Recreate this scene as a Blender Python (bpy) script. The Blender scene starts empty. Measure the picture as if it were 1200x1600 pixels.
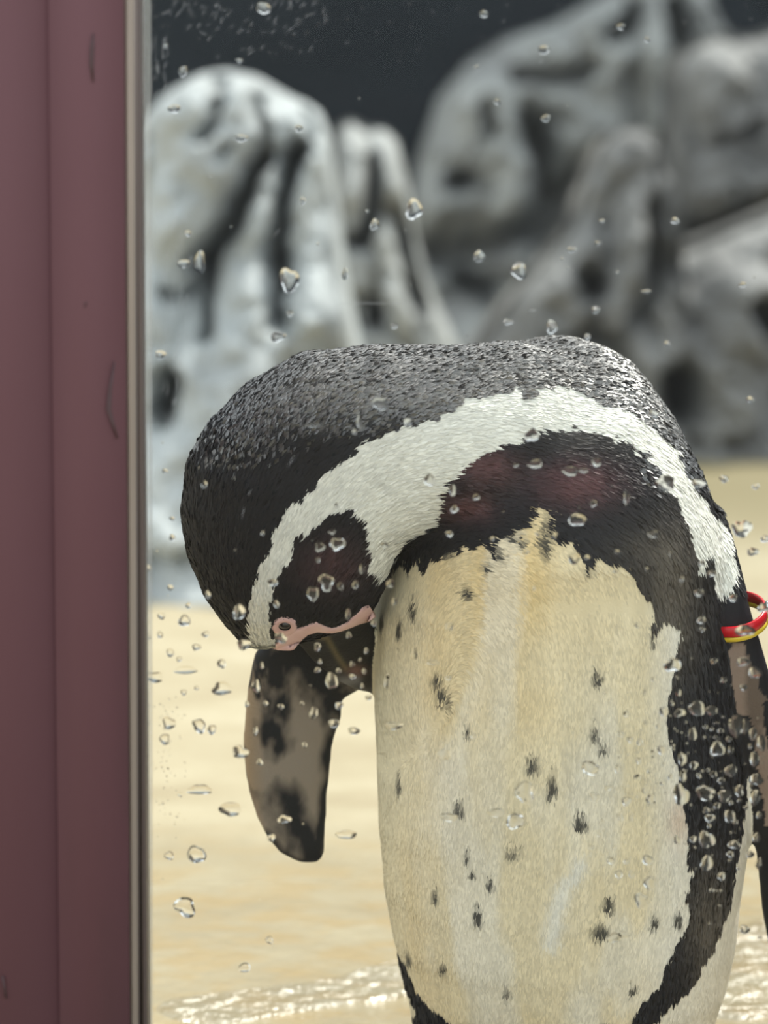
import bpy, math, random
import numpy as np
from mathutils import Vector, Matrix
from mathutils.bvhtree import BVHTree
rng = np.random.default_rng(7); random.seed(7)
S = bpy.context.scene; C = S.collection

# ------------------------------------------------------------------ camera
W_, H_ = 1200.0, 1600.0
PITCH = math.radians(6.5); CAM = Vector((0, -1.6, .566)); FPX = 3710.0
cam = bpy.data.cameras.new('camera'); cam.sensor_fit = 'VERTICAL'; cam.sensor_height = 24
cam.lens = FPX/1600*24; cam.clip_start = .05
cam.dof.use_dof = True; cam.dof.focus_distance = 1.53
cam.dof.aperture_fstop = (cam.lens/1000)/.0190
camo = bpy.data.objects.new('camera', cam); C.objects.link(camo)
camo.location = CAM; camo.rotation_euler = (math.pi/2-PITCH, 0, 0); S.camera = camo
FWD = np.array([0, math.cos(PITCH), -math.sin(PITCH)]); UP = np.array([0, math.sin(PITCH), math.cos(PITCH)])
CO = np.array(CAM)
def at(px, py, Y):
    """turn a pixel measured on the photograph into the world point at depth Y"""
    d = FWD + np.array([(px-600)/FPX, 0, 0]) + UP*((800-py)/FPX)
    return CO + d*((Y-CO[1])/d[1])
def proj(P):
    v = P-CO; z = v@FWD
    return 600+FPX*v[:, 0]/z, 800-FPX*(v@UP)/z

# ------------------------------------------------------------------ light
w = bpy.data.worlds.new('sky'); S.world = w; w.use_nodes = True
bg = w.node_tree.nodes['Background']; bg.inputs[0].default_value = (.90, .96, 1.0, 1); bg.inputs[1].default_value = 1.34
sl = bpy.data.lights.new('sun', 'SUN'); sl.energy = 4.7; sl.angle = math.radians(1.5); sl.color = (1, .96, .88)
so = bpy.data.objects.new('sun', sl); C.objects.link(so)
so.rotation_euler = Vector((.33, .42, .85)).to_track_quat('Z', 'Y').to_euler()
S.view_settings.view_transform = 'Standard'; S.view_settings.look = 'None'
S.view_settings.exposure = 0.16; S.view_settings.gamma = 1.0; S.view_settings.use_curve_mapping = False
S.cycles.max_bounces = 10; S.cycles.transparent_max_bounces = 16; S.cycles.caustics_refractive = False

# ------------------------------------------------------------------ helpers
def srgb(r, g, b):
    f = lambda c: c/12.92 if c <= .04045 else ((c+.055)/1.055)**2.4
    return (f(r/255), f(g/255), f(b/255))
def tag(o, label=None, cat=None, group=None, kind=None):
    if label: o['label'] = label
    if cat: o['category'] = cat
    if group: o['group'] = group
    if kind: o['kind'] = kind
    return o
def empty(name, loc=(0, 0, 0)):
    o = bpy.data.objects.new(name, None); o.location = loc; o.empty_display_size = .02; C.objects.link(o); return o
def link(name, me, mat, parent=None):
    o = bpy.data.objects.new(name, me); C.objects.link(o)
    if mat and not me.materials: me.materials.append(mat)
    if parent:
        o.parent = parent
        o.matrix_parent_inverse = Matrix.Translation(parent.location).inverted() if parent.type == 'EMPTY' else Matrix.Identity(4)
    return o
def mesh(name, V, F, smooth=True):
    me = bpy.data.meshes.new(name); me.from_pydata([tuple(map(float, v)) for v in V], [], F); me.update()
    if smooth: me.polygons.foreach_set('use_smooth', [True]*len(me.polygons))
    return me
def box(x0, x1, y0, y1, z0, z1, bev=0):
    import bmesh
    bm = bmesh.new(); bmesh.ops.create_cube(bm, size=1)
    for v in bm.verts:
        v.co = Vector(((x0+x1)/2+v.co.x*(x1-x0), (y0+y1)/2+v.co.y*(y1-y0), (z0+z1)/2+v.co.z*(z1-z0)))
    if bev: bmesh.ops.bevel(bm, geom=list(bm.edges), offset=bev, segments=3, affect='EDGES', profile=.6)
    me = bpy.data.meshes.new('box'); bm.to_mesh(me); bm.free()
    return me
def hash3(i, j, k, s):
    h = (i*374761393 + j*668265263 + k*2147483647 + s*974711) & 0xffffffff
    h = ((h ^ (h >> 13))*1274126177) & 0xffffffff
    return ((h ^ (h >> 16)) & 0xffff)/65535.0
def vnoise(P, scale, s=0, octv=3):
    """value noise 0..1 on points; scale is a number or one per axis (per metre)"""
    out = 0; amp = 1; tot = 0; Q = P*np.asarray(scale, float)
    for o in range(octv):
        q = np.floor(Q).astype(np.int64); f = Q-q; f = f*f*(3-2*f); r = 0
        for a in (0, 1):
            for b in (0, 1):
                for c in (0, 1):
                    wgt = (f[:, 0] if a else 1-f[:, 0])*(f[:, 1] if b else 1-f[:, 1])*(f[:, 2] if c else 1-f[:, 2])
                    r = r+wgt*hash3(q[:, 0]+a, q[:, 1]+b, q[:, 2]+c, s+o)
        out = out+amp*r; tot += amp; amp *= .5; Q = Q*2.03
    return out/tot
def inpoly(x, y, poly):
    r = np.zeros(len(x), bool); n = len(poly)
    for i in range(n):
        x0, y0 = poly[i]; x1, y1 = poly[(i+1) % n]
        if y0 == y1: continue
        c = ((y0 > y) != (y1 > y)) & (x < (x1-x0)*(y-y0)/(y1-y0)+x0)
        r ^= c
    return r
def segdist(x, y, pl):
    d = np.full(x.shape, 1e9)
    for (x0, y0), (x1, y1) in zip(pl[:-1], pl[1:]):
        dx, dy = x1-x0, y1-y0; L = dx*dx+dy*dy or 1e-9
        t = np.clip(((x-x0)*dx+(y-y0)*dy)/L, 0, 1)
        d = np.minimum(d, np.hypot(x-x0-t*dx, y-y0-t*dy))
    return d
def lerp(a, b, t): return a+(b-a)*t[:, None]

# ------------------------------------------------------------------ materials
def mat(name, base=(.5, .5, .5), rough=.6, spec=.5):
    m = bpy.data.materials.new(name); m.use_nodes = True
    b = m.node_tree.nodes['Principled BSDF']
    b.inputs['Base Color'].default_value = (*base, 1); b.inputs['Roughness'].default_value = rough
    b.inputs['Specular IOR Level'].default_value = spec
    return m, m.node_tree, b
def N(nt, t, **kw):
    n = nt.nodes.new(t)
    for k, v in kw.items():
        if hasattr(n, k): setattr(n, k, v)
        else: n.inputs[k].default_value = v
    return n
def noise_mix(nt, b, stops, scale=5, detail=6, stretch=(1, 1, 1), rough=.6, dist=0):
    tc = N(nt, 'ShaderNodeTexCoord'); mp = N(nt, 'ShaderNodeMapping'); mp.inputs['Scale'].default_value = stretch
    nt.links.new(tc.outputs['Object'], mp.inputs[0])
    n = N(nt, 'ShaderNodeTexNoise'); n.inputs['Scale'].default_value = scale; n.inputs['Detail'].default_value = detail
    n.inputs['Roughness'].default_value = rough; n.inputs['Distortion'].default_value = dist
    nt.links.new(mp.outputs[0], n.inputs['Vector'])
    cr = N(nt, 'ShaderNodeValToRGB'); e = cr.color_ramp.elements
    while len(e) < len(stops): e.new(.5)
    for i, (p, c) in enumerate(stops): e[i].position = p; e[i].color = (*c, 1)
    nt.links.new(n.outputs['Fac'], cr.inputs[0])
    if b: nt.links.new(cr.outputs[0], b.inputs['Base Color'])
    return n, cr, mp
def bump(nt, b, src, strength=.3, dist=.01):
    bp = N(nt, 'ShaderNodeBump'); bp.inputs['Strength'].default_value = strength; bp.inputs['Distance'].default_value = dist
    nt.links.new(src, bp.inputs['Height']); nt.links.new(bp.outputs[0], b.inputs['Normal'])

M = {}
M['post'], nt, b = mat('mauve painted steel', rough=.55, spec=.16)
n, cr, _ = noise_mix(nt, b, [(.3, (.102, .056, .062)), (.5, (.128, .062, .074)), (.75, (.138, .070, .084))], 6, 6, (1, 1, .25))
bump(nt, b, n.outputs['Fac'], .05)
M['scuff'], nt, b = mat('dark scuff', (.06, .03, .035), .6)
M['trim'], nt, b = mat('weathered beige trim', rough=.42, spec=.5)
noise_mix(nt, b, [(.3, (.22, .185, .16)), (.55, (.34, .29, .25)), (.8, (.40, .35, .31))], 30, 6, (1, 1, .06))
M['gasket'], nt, b = mat('grey brown gasket', (.12, .095, .09), .4)
M['sealant'], nt, b = mat('clear sealant', (.75, .77, .74), .35)
b.inputs['Alpha'].default_value = .22
# architectural glass: clear with a weak mirror from its Fresnel reflection
m = bpy.data.materials.new('pane glass'); m.use_nodes = True; nt = m.node_tree; nt.nodes.clear(); M['glass'] = m
out = N(nt, 'ShaderNodeOutputMaterial'); mx = N(nt, 'ShaderNodeMixShader'); tr = N(nt, 'ShaderNodeBsdfTransparent')
tr.inputs[0].default_value = (.985, .995, .985, 1)
gl = N(nt, 'ShaderNodeBsdfGlossy'); gl.inputs['Roughness'].default_value = .02; fr = N(nt, 'ShaderNodeFresnel'); fr.inputs[0].default_value = 1.16
nt.links.new(fr.outputs[0], mx.inputs[0]); nt.links.new(tr.outputs[0], mx.inputs[1]); nt.links.new(gl.outputs[0], mx.inputs[2]); nt.links.new(mx.outputs[0], out.inputs[0])
m = bpy.data.materials.new('water'); m.use_nodes = True; nt = m.node_tree; nt.nodes.clear(); M['water'] = m
out = N(nt, 'ShaderNodeOutputMaterial'); g = N(nt, 'ShaderNodeBsdfGlass'); g.inputs['IOR'].default_value = 1.33; g.inputs['Roughness'].default_value = 0
g.inputs[0].default_value = (1, 1, 1, 1); nt.links.new(g.outputs[0], out.inputs[0])
M['glass_mark'], nt, b = mat('lime scale and reflection marks', (.62, .64, .68), .6); b.inputs['Alpha'].default_value = .30

def rock_mat(name, dark, mid, light, moss=None):
    m, nt, b = mat(name, rough=.8, spec=.25)
    n, cr, mp = noise_mix(nt, b, [(.30, dark), (.48, mid), (.68, light)], 3.2, 9, rough=.62)
    n2 = N(nt, 'ShaderNodeTexNoise'); n2.inputs['Scale'].default_value = 14; n2.inputs['Detail'].default_value = 8
    nt.links.new(mp.outputs[0], n2.inputs['Vector']); bump(nt, b, n2.outputs['Fac'], .5, .03)
    return m
M['rock_pale'] = rock_mat('pale artificial rock', (.27, .285, .29), (.39, .415, .42), (.48, .51, .515))
M['rock_mid'] = rock_mat('grey artificial rock', (.20, .20, .20), (.31, .32, .315), (.42, .43, .42))
M['rock_dark'] = rock_mat('dark artificial rock', (.13, .13, .13), (.19, .19, .187), (.26, .26, .255))  # darker copy of the grey rock; shade on the right-hand rocks put in
M['wall'], nt, b = mat('dark slate wall', rough=.8, spec=.2)
noise_mix(nt, b, [(.3, (.009, .012, .016)), (.7, (.017, .022, .028))], 2, 4)

# ------------------------------------------------------------------ floor
def floor_height(x, y):
    P = np.stack([x, y, np.zeros_like(x)], 1)
    return .012*(vnoise(P, (3, 5, 1), 3, 4)-.5)+.03*(vnoise(P, .9, 9, 2)-.5)*np.clip((y-.6)/1.5, 0, 1)
xs = np.concatenate([np.linspace(-9, -1.3, 26), np.linspace(-1.2, 1.2, 130), np.linspace(1.3, 9, 26)])
ys = np.concatenate([np.linspace(-6, -.5, 12), np.linspace(-.4, 1.6, 140), np.linspace(1.65, 9, 70)])
gx, gy = np.meshgrid(xs, ys); gz = floor_height(gx.ravel(), gy.ravel())
gz[(gy.ravel() < .12) ] *= 0
V = np.stack([gx.ravel(), gy.ravel(), gz], 1); nx, ny = len(xs), len(ys)
F = [(j*nx+i, j*nx+i+1, (j+1)*nx+i+1, (j+1)*nx+i) for j in range(ny-1) for i in range(nx-1)]
m, nt, b = mat('wet sand coloured concrete', rough=.6, spec=.4); M['floor'] = m
n, cr, mp = noise_mix(nt, None, [(.25, (.235, .183, .107)), (.42, (.33, .275, .175)), (.58, (.385, .332, .222)), (.75, (.44, .39, .283))], 3.5, 9, (1, 1.6, 1), .65)
# darker ochre tint towards the back, at the far right
tc = N(nt, 'ShaderNodeTexCoord'); sx = N(nt, 'ShaderNodeSeparateXYZ'); nt.links.new(tc.outputs['Object'], sx.inputs[0])
def mrange(src, a, b_, c=0, d=1):
    r = N(nt, 'ShaderNodeMapRange', interpolation_type='SMOOTHSTEP'); r.inputs[1].default_value = a; r.inputs[2].default_value = b_; r.inputs[3].default_value = c; r.inputs[4].default_value = d
    nt.links.new(src, r.inputs[0]); return r.outputs[0]
def mth(op, a, b_):
    r = N(nt, 'ShaderNodeMath', operation=op)
    for i, v in enumerate((a, b_)):
        if isinstance(v, (int, float)): r.inputs[i].default_value = v
        else: nt.links.new(v, r.inputs[i])
    return r.outputs[0]
far = mth('MULTIPLY', mrange(sx.outputs['Y'], 2.0, 3.6), mrange(sx.outputs['X'], .0, .45))
far = mth('MULTIPLY', far, .92)
mx = N(nt, 'ShaderNodeMix', data_type='RGBA'); nt.links.new(far, mx.inputs[0]); nt.links.new(cr.outputs[0], mx.inputs[6]); mx.inputs[7].default_value = (.17, .14, .065, 1)
# damp brown patches round the standing water
nw = N(nt, 'ShaderNodeTexNoise'); nw.inputs['Scale'].default_value = 17; nw.inputs['Detail'].default_value = 6; nt.links.new(mp.outputs[0], nw.inputs['Vector'])
wet = mth('MULTIPLY', mrange(sx.outputs['Y'], .75, .40), mrange(nw.outputs['Fac'], .42, .62))
mx2 = N(nt, 'ShaderNodeMix', data_type='RGBA'); nt.links.new(mth('MULTIPLY', wet, .75), mx2.inputs[0]); nt.links.new(mx.outputs[2], mx2.inputs[6]); mx2.inputs[7].default_value = (.36, .27, .14, 1)
nt.links.new(mx2.outputs[2], b.inputs['Base Color'])
nt.links.new(mrange(mrange(sx.outputs['Y'], .9, .35), 0, 1, .62, .26), b.inputs['Roughness'])
nb = N(nt, 'ShaderNodeTexNoise'); nb.inputs['Scale'].default_value = 60; nb.inputs['Detail'].default_value = 8; nt.links.new(tc.outputs['Object'], nb.inputs['Vector'])
bump(nt, b, nb.outputs['Fac'], .5, .006)
fl = tag(link('floor', mesh('floor', V, F), M['floor']), 'pale sand coloured wet floor under the penguin', kind='structure')
# thin film of water lying on the floor beside the bird, broken by ripples
def puddle(pts, label):
    P0 = [at_floor(*p) for p in pts]
    for _ in range(3):        # round the outline off
        P0 = [a*(1-t)+b2*t for a, b2 in zip(P0, P0[1:]+P0[:1]) for t in (.25, .75)]
    c = np.mean(P0, 0)
    ring = []
    for i in range(len(P0)):
        a, b2 = P0[i], P0[(i+1) % len(P0)]
        for t in np.linspace(0, 1, 2, endpoint=False): ring.append(a*(1-t)+b2*t)
    ring = np.array(ring); V = [np.array([c[0], c[1], 0])]; F = []; n = len(ring); K = 18
    for k in range(1, K+1):
        for p in ring:
            q = c+(p-c)*k/K; V.append(np.array([q[0], q[1], 0]))
    V = np.array(V)
    V[:, 2] = np.maximum(floor_height(V[:, 0], V[:, 1])+.0025, -.0015+.004*vnoise(V, (40, 90, 1), 5, 3))
    V[-n:, 2] = floor_height(V[-n:, 0], V[-n:, 1])-.002
    for i in range(n): F.append((0, 1+i, 1+(i+1) % n))
    for k in range(K-1):
        for i in range(n):
            a = 1+k*n+i; b2 = 1+k*n+(i+1) % n; F.append((a, a+n, b2+n, b2))
    return tag(link('puddle', mesh('puddle', V, F), M['film']), label, 'puddle', 'shallow water on the floor')
def at_floor(px, py):
    d = FWD + np.array([(px-600)/FPX, 0, 0]) + UP*((800-py)/FPX)
    return CO+d*(-CO[2]/d[2])
m = bpy.data.materials.new('water film'); m.use_nodes = True; nt = m.node_tree; nt.nodes.clear(); M['film'] = m
out = N(nt, 'ShaderNodeOutputMaterial'); mx = N(nt, 'ShaderNodeMixShader'); tr = N(nt, 'ShaderNodeBsdfTransparent'); tr.inputs[0].default_value = (.98, .98, .97, 1)
gl = N(nt, 'ShaderNodeBsdfGlossy'); gl.inputs['Roughness'].default_value = .22
fr = N(nt, 'ShaderNodeFresnel'); fr.inputs[0].default_value = 1.33
tc = N(nt, 'ShaderNodeTexCoord'); nb = N(nt, 'ShaderNodeTexNoise'); nb.inputs['Scale'].default_value = 55; nb.inputs['Detail'].default_value = 5
nt.links.new(tc.outputs['Object'], nb.inputs['Vector'])
bp = N(nt, 'ShaderNodeBump'); bp.inputs['Strength'].default_value = 1; bp.inputs['Distance'].default_value = .012; nt.links.new(nb.outputs['Fac'], bp.inputs['Height'])
nt.links.new(bp.outputs[0], gl.inputs['Normal']); nt.links.new(bp.outputs[0], fr.inputs['Normal'])
mx.inputs[0].default_value = .15; nt.links.new(tr.outputs[0], mx.inputs[1]); nt.links.new(gl.outputs[0], mx.inputs[2]); nt.links.new(mx.outputs[0], out.inputs[0])
puddle([(215, 1572), (330, 1556), (450, 1540), (560, 1520), (640, 1490), (670, 1520), (640, 1560), (560, 1566), (430, 1590), (300, 1610)], 'glinting strip of shallow water left of the penguin')
puddle([(1120, 1500), (1150, 1455), (1200, 1440), (1290, 1450), (1300, 1560), (1220, 1590), (1130, 1600), (1080, 1570)], 'white glinting shallow water right of the penguin below its flipper')

# ------------------------------------------------------------------ back wall and rocks
me = box(-9, 9, 8.0, 8.3, -.1, 4.6)
tag(link('wall_back', me, M['wall']), 'dark slate wall behind the rocks', kind='structure')

M['side'], nt, b = mat('dark mauve render', rough=.7, spec=.2)
noise_mix(nt, b, [(.3, (.05, .026, .028)), (.7, (.08, .042, .045))], 5, 5)
tag(link('added_shade_wall', box(.95, 1.1, -.22, 2.3, -.1, .80, .01), M['side']), 'added low dark mauve wall out of view, shading floor and drops', kind='structure')  # added out of view to darken drop edges and shade the far-right floor

def rock(label, top, base, Y0, lean, lumps, grooves, m, thick=.55, step=5, seed=0, rough=.05, flare=.12):
    """a free standing mass of rockwork: lobes and clefts on a rounded front, closed behind"""
    tx = [p[0] for p in top]; x0, x1 = tx[0], tx[-1]
    nx = int((x1-x0)/step)+1; nv = int(900/step/1.2)
    U = np.linspace(x0, x1, nx); ty = np.interp(U, tx, [p[1] for p in top]); by = np.interp(U, [p[0] for p in base], [p[1] for p in base])
    T = np.linspace(0, 1, nv)
    px = np.repeat(U[None], nv, 0); py = ty[None]+(by-ty)[None]*T[:, None]
    sc = (Y0+1.6)/FPX
    Yoff = np.zeros_like(px)
    # round off towards the top and the side edges
    e = np.minimum.reduce([(py-ty[None])/60., (px-x0)/60., (x1-px)/60.]); e = np.clip(e, 0, 1)
    Yoff += .30*(1-np.sqrt(1-(1-e)**2))
    lump = np.zeros_like(px)
    for cx, cy, rx, ry, h, rot in lumps:
        c, s = math.cos(math.radians(rot)), math.sin(math.radians(rot))
        u = ((px-cx)*c+(py-cy)*s)/rx; v = (-(px-cx)*s+(py-cy)*c)/ry
        lump = np.maximum(lump, h*np.sqrt(np.clip(1-u*u-v*v, 0, 1)))
    Yoff -= lump
    wob = (vnoise(np.stack([px.ravel(), py.ravel(), np.zeros(px.size)], 1), .025, seed, 3).reshape(px.shape)-.5)*26
    for g in grooves:
        pl, wd, dp = g
        d = segdist(px+wob, py+wob*.6, pl if len(pl) > 1 else pl*2)
        Yoff += dp*np.exp(-(d/wd)**2)
    P = np.stack([px.ravel(), py.ravel(), np.full(px.size, seed*10.)], 1)
    Yoff += -rough*4*(vnoise(P, .012, seed, 4)-.5).reshape(px.shape)-rough*.8*(vnoise(P, .06, seed+7, 3)-.5).reshape(px.shape)
    Yoff *= min(1.6, sc/.00105); Yoff += lean*(1-T[:, None])*np.ones_like(px); Yoff -= flare*np.clip((T[:, None]-.62)/.38, 0, 1)**2
    B = np.array([at(a, c, Y0) for a, c in zip(px.ravel(), py.ravel())])
    B[:, 1] += Yoff.ravel()
    B[:, 2] = np.where(np.repeat(T, nx) > .999, -.04, B[:, 2])
    n = len(B); back = B[np.r_[0:nx]].copy()
    V = list(B); F = [(j*nx+i, j*nx+i+1, (j+1)*nx+i+1, (j+1)*nx+i) for j in range(nv-1) for i in range(nx-1)]
    F = [f[::-1] for f in F]
    # closed back
    rim = [i for i in range(nx)]+[j*nx+nx-1 for j in range(1, nv)]+[(nv-1)*nx+i for i in range(nx-2, -1, -1)]+[j*nx for j in range(nv-2, 0, -1)]
    k = len(V)
    for r in rim:
        q = B[r].copy(); q[1] = Y0+lean+thick; V.append(q)
    L = len(rim)
    for i in range(L): F.append((rim[i], rim[(i+1) % L], k+(i+1) % L, k+i))
    F.append(tuple(k+i for i in range(L-1, -1, -1)))
    # object origin at its base
    o = link('rock', mesh('rock', V, F), m)
    return tag(o, label, 'rock', 'artificial rockwork behind the penguin')

rock('pale grey domed rock mass, leftmost, with slanting dark clefts',
     [(60, 330), (140, 220), (205, 140), (240, 108), (280, 84), (330, 76), (380, 88), (430, 118), (465, 134), (488, 150), (503, 185), (514, 260), (524, 340), (536, 440), (560, 560), (600, 680), (640, 790)],
     [(60, 935), (300, 912), (640, 880)], 2.35, .22,
     [(325, 235, 105, 150, .14, 0), (300, 330, 90, 120, .12, 20), (385, 420, 42, 170, .12, 14), (475, 290, 30, 150, .08, 8), (360, 620, 110, 230, .16, 10), (230, 560, 60, 180, .08, 0), (490, 560, 60, 260, .10, 0), (270, 740, 90, 110, .16, 0)],
     [([(330, 112), (326, 124)], 13, .12), ([(332, 148), (322, 185), (310, 212)], 10, .15), ([(400, 235), (378, 285), (352, 345), (325, 385), (302, 415)], 16, .36),
      ([(312, 400), (316, 470), (314, 525)], 11, .20), ([(462, 222), (440, 290), (426, 370), (430, 460), (434, 505)], 13, .26), ([(262, 590), (256, 655)], 13, .22), ([(398, 145), (402, 205)], 10, .13), ([(355, 225), (345, 245)], 9, .07), ([(470, 165), (480, 200)], 8, .10), ([(245, 455), (262, 480), (300, 440)], 10, .10)],
     M['rock_pale'], seed=1, rough=.045, thick=.3, flare=.28)
rock('low pillared grey rock between the pale dome and the big boulder',
     [(430, 330), (470, 250), (500, 212), (520, 182), (545, 170), (570, 184), (600, 186), (622, 205), (640, 280), (655, 370), (672, 440), (700, 500), (740, 570), (800, 650), (860, 740)],
     [(430, 840), (860, 800)], 3.6, .22,
     [(545, 290, 27, 105, .16, 3), (488, 400, 22, 70, .18, 12), (562, 425, 40, 42, .14, 0), (606, 280, 30, 110, .10, -6), (610, 430, 26, 130, .14, -14), (660, 480, 60, 110, .10, -10), (560, 640, 120, 130, .16, 0), (470, 560, 50, 80, .1, 0)],
     [([(514, 195), (516, 260), (512, 320)], 10, .24), ([(520, 345), (500, 400), (520, 450)], 15, .24), ([(585, 250), (590, 320), (560, 375), (520, 372)], 11, .18), ([(500, 420), (505, 485)], 13, .2), ([(618, 330), (636, 420), (655, 480)], 12, .2), ([(540, 480), (545, 510)], 9, .2), ([(585, 480), (585, 510)], 9, .2)],
     M['rock_mid'], seed=2, rough=.05, thick=.2)
rock('dark grey slanting rock ledge rising behind the back of the penguin',
     [(640, 700), (700, 620), (745, 555), (800, 478), (860, 408), (890, 372), (915, 330), (935, 262), (958, 212), (990, 186), (1030, 190), (1052, 225), (1064, 300), (1076, 388), (1110, 378), (1190, 345), (1300, 300), (1500, 260)],
     [(640, 745), (1500, 715)], 4.6, .15,
     [(985, 400, 34, 150, .10, 12), (1000, 235, 46, 60, .08, 0), (890, 450, 60, 110, .07, 38), (860, 560, 90, 70, .07, 0), (1050, 560, 70, 140, .12, 0), (1060, 330, 40, 70, .10, 0), (1160, 500, 90, 90, .16, -20), (1110, 610, 90, 80, .12, 0)],
     [([(925, 440), (932, 450)], 20, .28), ([(958, 350), (956, 410)], 13, .07), ([(1034, 320), (1030, 420), (1010, 500)], 13, .08), ([(860, 540), (960, 530)], 12, .08), ([(1060, 595), (1055, 640)], 24, .3), ([(1185, 480), (1200, 520)], 16, .2)],
     M['rock_dark'], seed=4, rough=.06, thick=.15)
rock('tall dark rock face, rightmost, beside a deep vertical cleft',
     [(1035, 420), (1062, 330), (1075, 265), (1078, 180), (1082, 100), (1090, 62), (1110, 50), (1150, 34), (1200, 40), (1300, 0), (1420, -20), (1500, 40)],
     [(1035, 690), (1500, 685)], 5.55, .22,
     [(1140, 150, 50, 110, .14, 0), (1150, 290, 70, 70, .12, 0), (1250, 250, 90, 200, .14, 0), (1280, 560, 120, 130, .16, 0)],
     [([(1190, 335), (1120, 362), (1068, 392)], 18, .3), ([(1190, 200), (1130, 220)], 10, .10)],
     M['rock_dark'], seed=5, rough=.07, thick=.15)
rock('big rounded grey boulder above the penguin with small dark hollows',
     [(560, 460), (610, 420), (640, 350), (656, 240), (690, 138), (740, 78), (800, 40), (880, 14), (950, -25), (1010, -60), (1060, -75), (1120, -60), (1180, 60), (1230, 240)],
     [(560, 680), (1230, 672)], 6.7, .22,
     [(745, 235, 80, 160, .18, 12), (800, 330, 52, 105, .22, 10), (700, 310, 45, 90, .18, 5), (850, 120, 90, 80, .14, -20), (940, 90, 50, 100, .12, 0), (920, 190, 60, 60, .10, 0), (1035, 90, 30, 120, .12, 0), (780, 560, 140, 110, .16, 0)],
     [([(712, 288), (732, 286)], 15, .26), ([(760, 170), (762, 205)], 13, .18), ([(700, 340), (684, 375)], 10, .16), ([(655, 398), (720, 392), (800, 372), (860, 335), (905, 300), (925, 270)], 25, .34), ([(840, 195), (848, 270), (850, 330)], 23, .22),
      ([(735, 440), (775, 462)], 22, .28), ([(820, 120), (880, 118), (925, 100)], 14, .14), ([(960, 50), (1000, 28), (1000, 0)], 15, .28), ([(1075, 0), (1072, 140), (1065, 230)], 16, .4)],
     M['rock_mid'], seed=3, rough=.07, thick=.3)

# ------------------------------------------------------------------ penguin: one continuous body
def loft(sections, K=40, e=2.2, cap=.35):
    """sections: (edge point px, opposite edge px, depth, half thickness)"""
    V = []; F = []
    rows = []
    for (o, i, yc, hd) in sections:
        a, b2 = at(*o, yc), at(*i, yc); rows.append(((a+b2)/2, (a-b2)/2, hd))
    def ring(c, u, hd):
        k = len(V)
        for t in range(K):
            th = 2*math.pi*t/K; cs, sn = math.cos(th), math.sin(th)
            V.append(c+u*math.copysign(abs(cs)**(2/e), cs)+np.array([0, math.copysign(abs(sn)**(2/e), sn)*hd, 0]))
        return k
    def capend(r0, r1):
        d = r0[0]-r1[0]; d = d/np.linalg.norm(d); L = np.linalg.norm(r0[1])*cap
        return [(r0[0]+d*L*f, r0[1]*s, r0[2]*s) for f, s in ((1, .15), (.88, .5), (.5, .86))]
    full = capend(rows[0], rows[1])+rows+capend(rows[-1], rows[-2])[::-1]
    ks = [ring(*r) for r in full]
    for a, b2 in zip(ks[:-1], ks[1:]):
        for t in range(K): F.append((a+t, a+(t+1) % K, b2+(t+1) % K, b2+t))
    F.append(tuple(range(ks[0], ks[0]+K))[::-1]); F.append(tuple(range(ks[-1], ks[-1]+K)))
    return V, F
def hsec(py, xl, xr, yc, hd): return ((xl, py), (xr, py), yc, hd)
trunk = [hsec(*r) for r in [
    (534, 830, 905, 0.0200, 0.0300), (545, 772, 945, 0.0250, 0.0550), (565, 742, 980, 0.0215, 0.0695), (600, 715, 1012, 0.0150, 0.0830), (650, 690, 1047, 0.0080, 0.0960), (700, 665, 1073, 0.0035, 0.1055),
    (750, 645, 1097, 0.0000, 0.1130), (800, 625, 1118, -0.0015, 0.1185), (850, 612, 1135, -0.0020, 0.1220), (900, 600, 1145, 0, .122), (960, 583, 1155, 0, .124), (1050, 584, 1160, 0, .126), (1150, 587, 1166, 0, .128),
    (1207, 588, 1169, 0, .128), (1276, 591, 1168, 0, .127), (1367, 599, 1157, 0, .123), (1452, 613, 1144, 0, .117), (1521, 630, 1131, .002, .110), (1580, 641, 1113, .005, .100), (1630, 665, 1085, .01, .085), (1662, 720, 1035, .015, .06)]]
neck = [((386, 1009), (571, 967), -.052, .027), ((354, 975), (584, 948), -.055, .038), ((321, 928), (599, 918), -.056, .047), ((295, 867), (612, 885), -.057, .052), ((284, 800), (624, 862), -.057, .055),
        ((292, 722), (640, 850), -.056, .058), ((326, 661), (665, 838), -.054, .060), ((388, 600), (690, 835), -.05, .064), ((471, 555), (720, 830), -.045, .068), ((575, 542), (760, 840), -.04, .073),
        ((700, 542), (820, 860), -.03, .08), ((800, 537), (880, 880), -.020, .080), ((895, 550), (930, 880), -.012, .072), ((955, 600), (975, 860), -.004, .050)]
bill = [((462, 1003), (572, 964), -.050, .019), ((490, 1036), (588, 985), -.034, .016), ((525, 1064), (600, 1015), -.014, .012), ((560, 1082), (612, 1040), .0, .009), ((592, 1084), (618, 1062), .012, .005)]
flip_a = [((470, 955), (605, 950), .004, .014), ((425, 990), (600, 985), .006, .014), ((397, 1020), (595, 1018), .008, .013), ((389, 1056), (585, 1056), .010, .012), ((385, 1078), (562, 1078), .012, .011), ((383.5, 1094), (534, 1094), .012, .010),
          ((381, 1121), (536, 1121), .012, .009), ((379.5, 1142), (527, 1142), .012, .009), ((379, 1170), (520, 1170), .012, .008), ((381, 1204), (517, 1204), .012, .008), ((387, 1238), (513.5, 1238), .012, .007),
          ((399, 1276), (511, 1276), .012, .006), ((414, 1307), (509, 1307), .012, .0055), ((436, 1334), (508, 1336), .012, .0045), ((458, 1346), (502, 1346), .012, .0035)]
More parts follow.
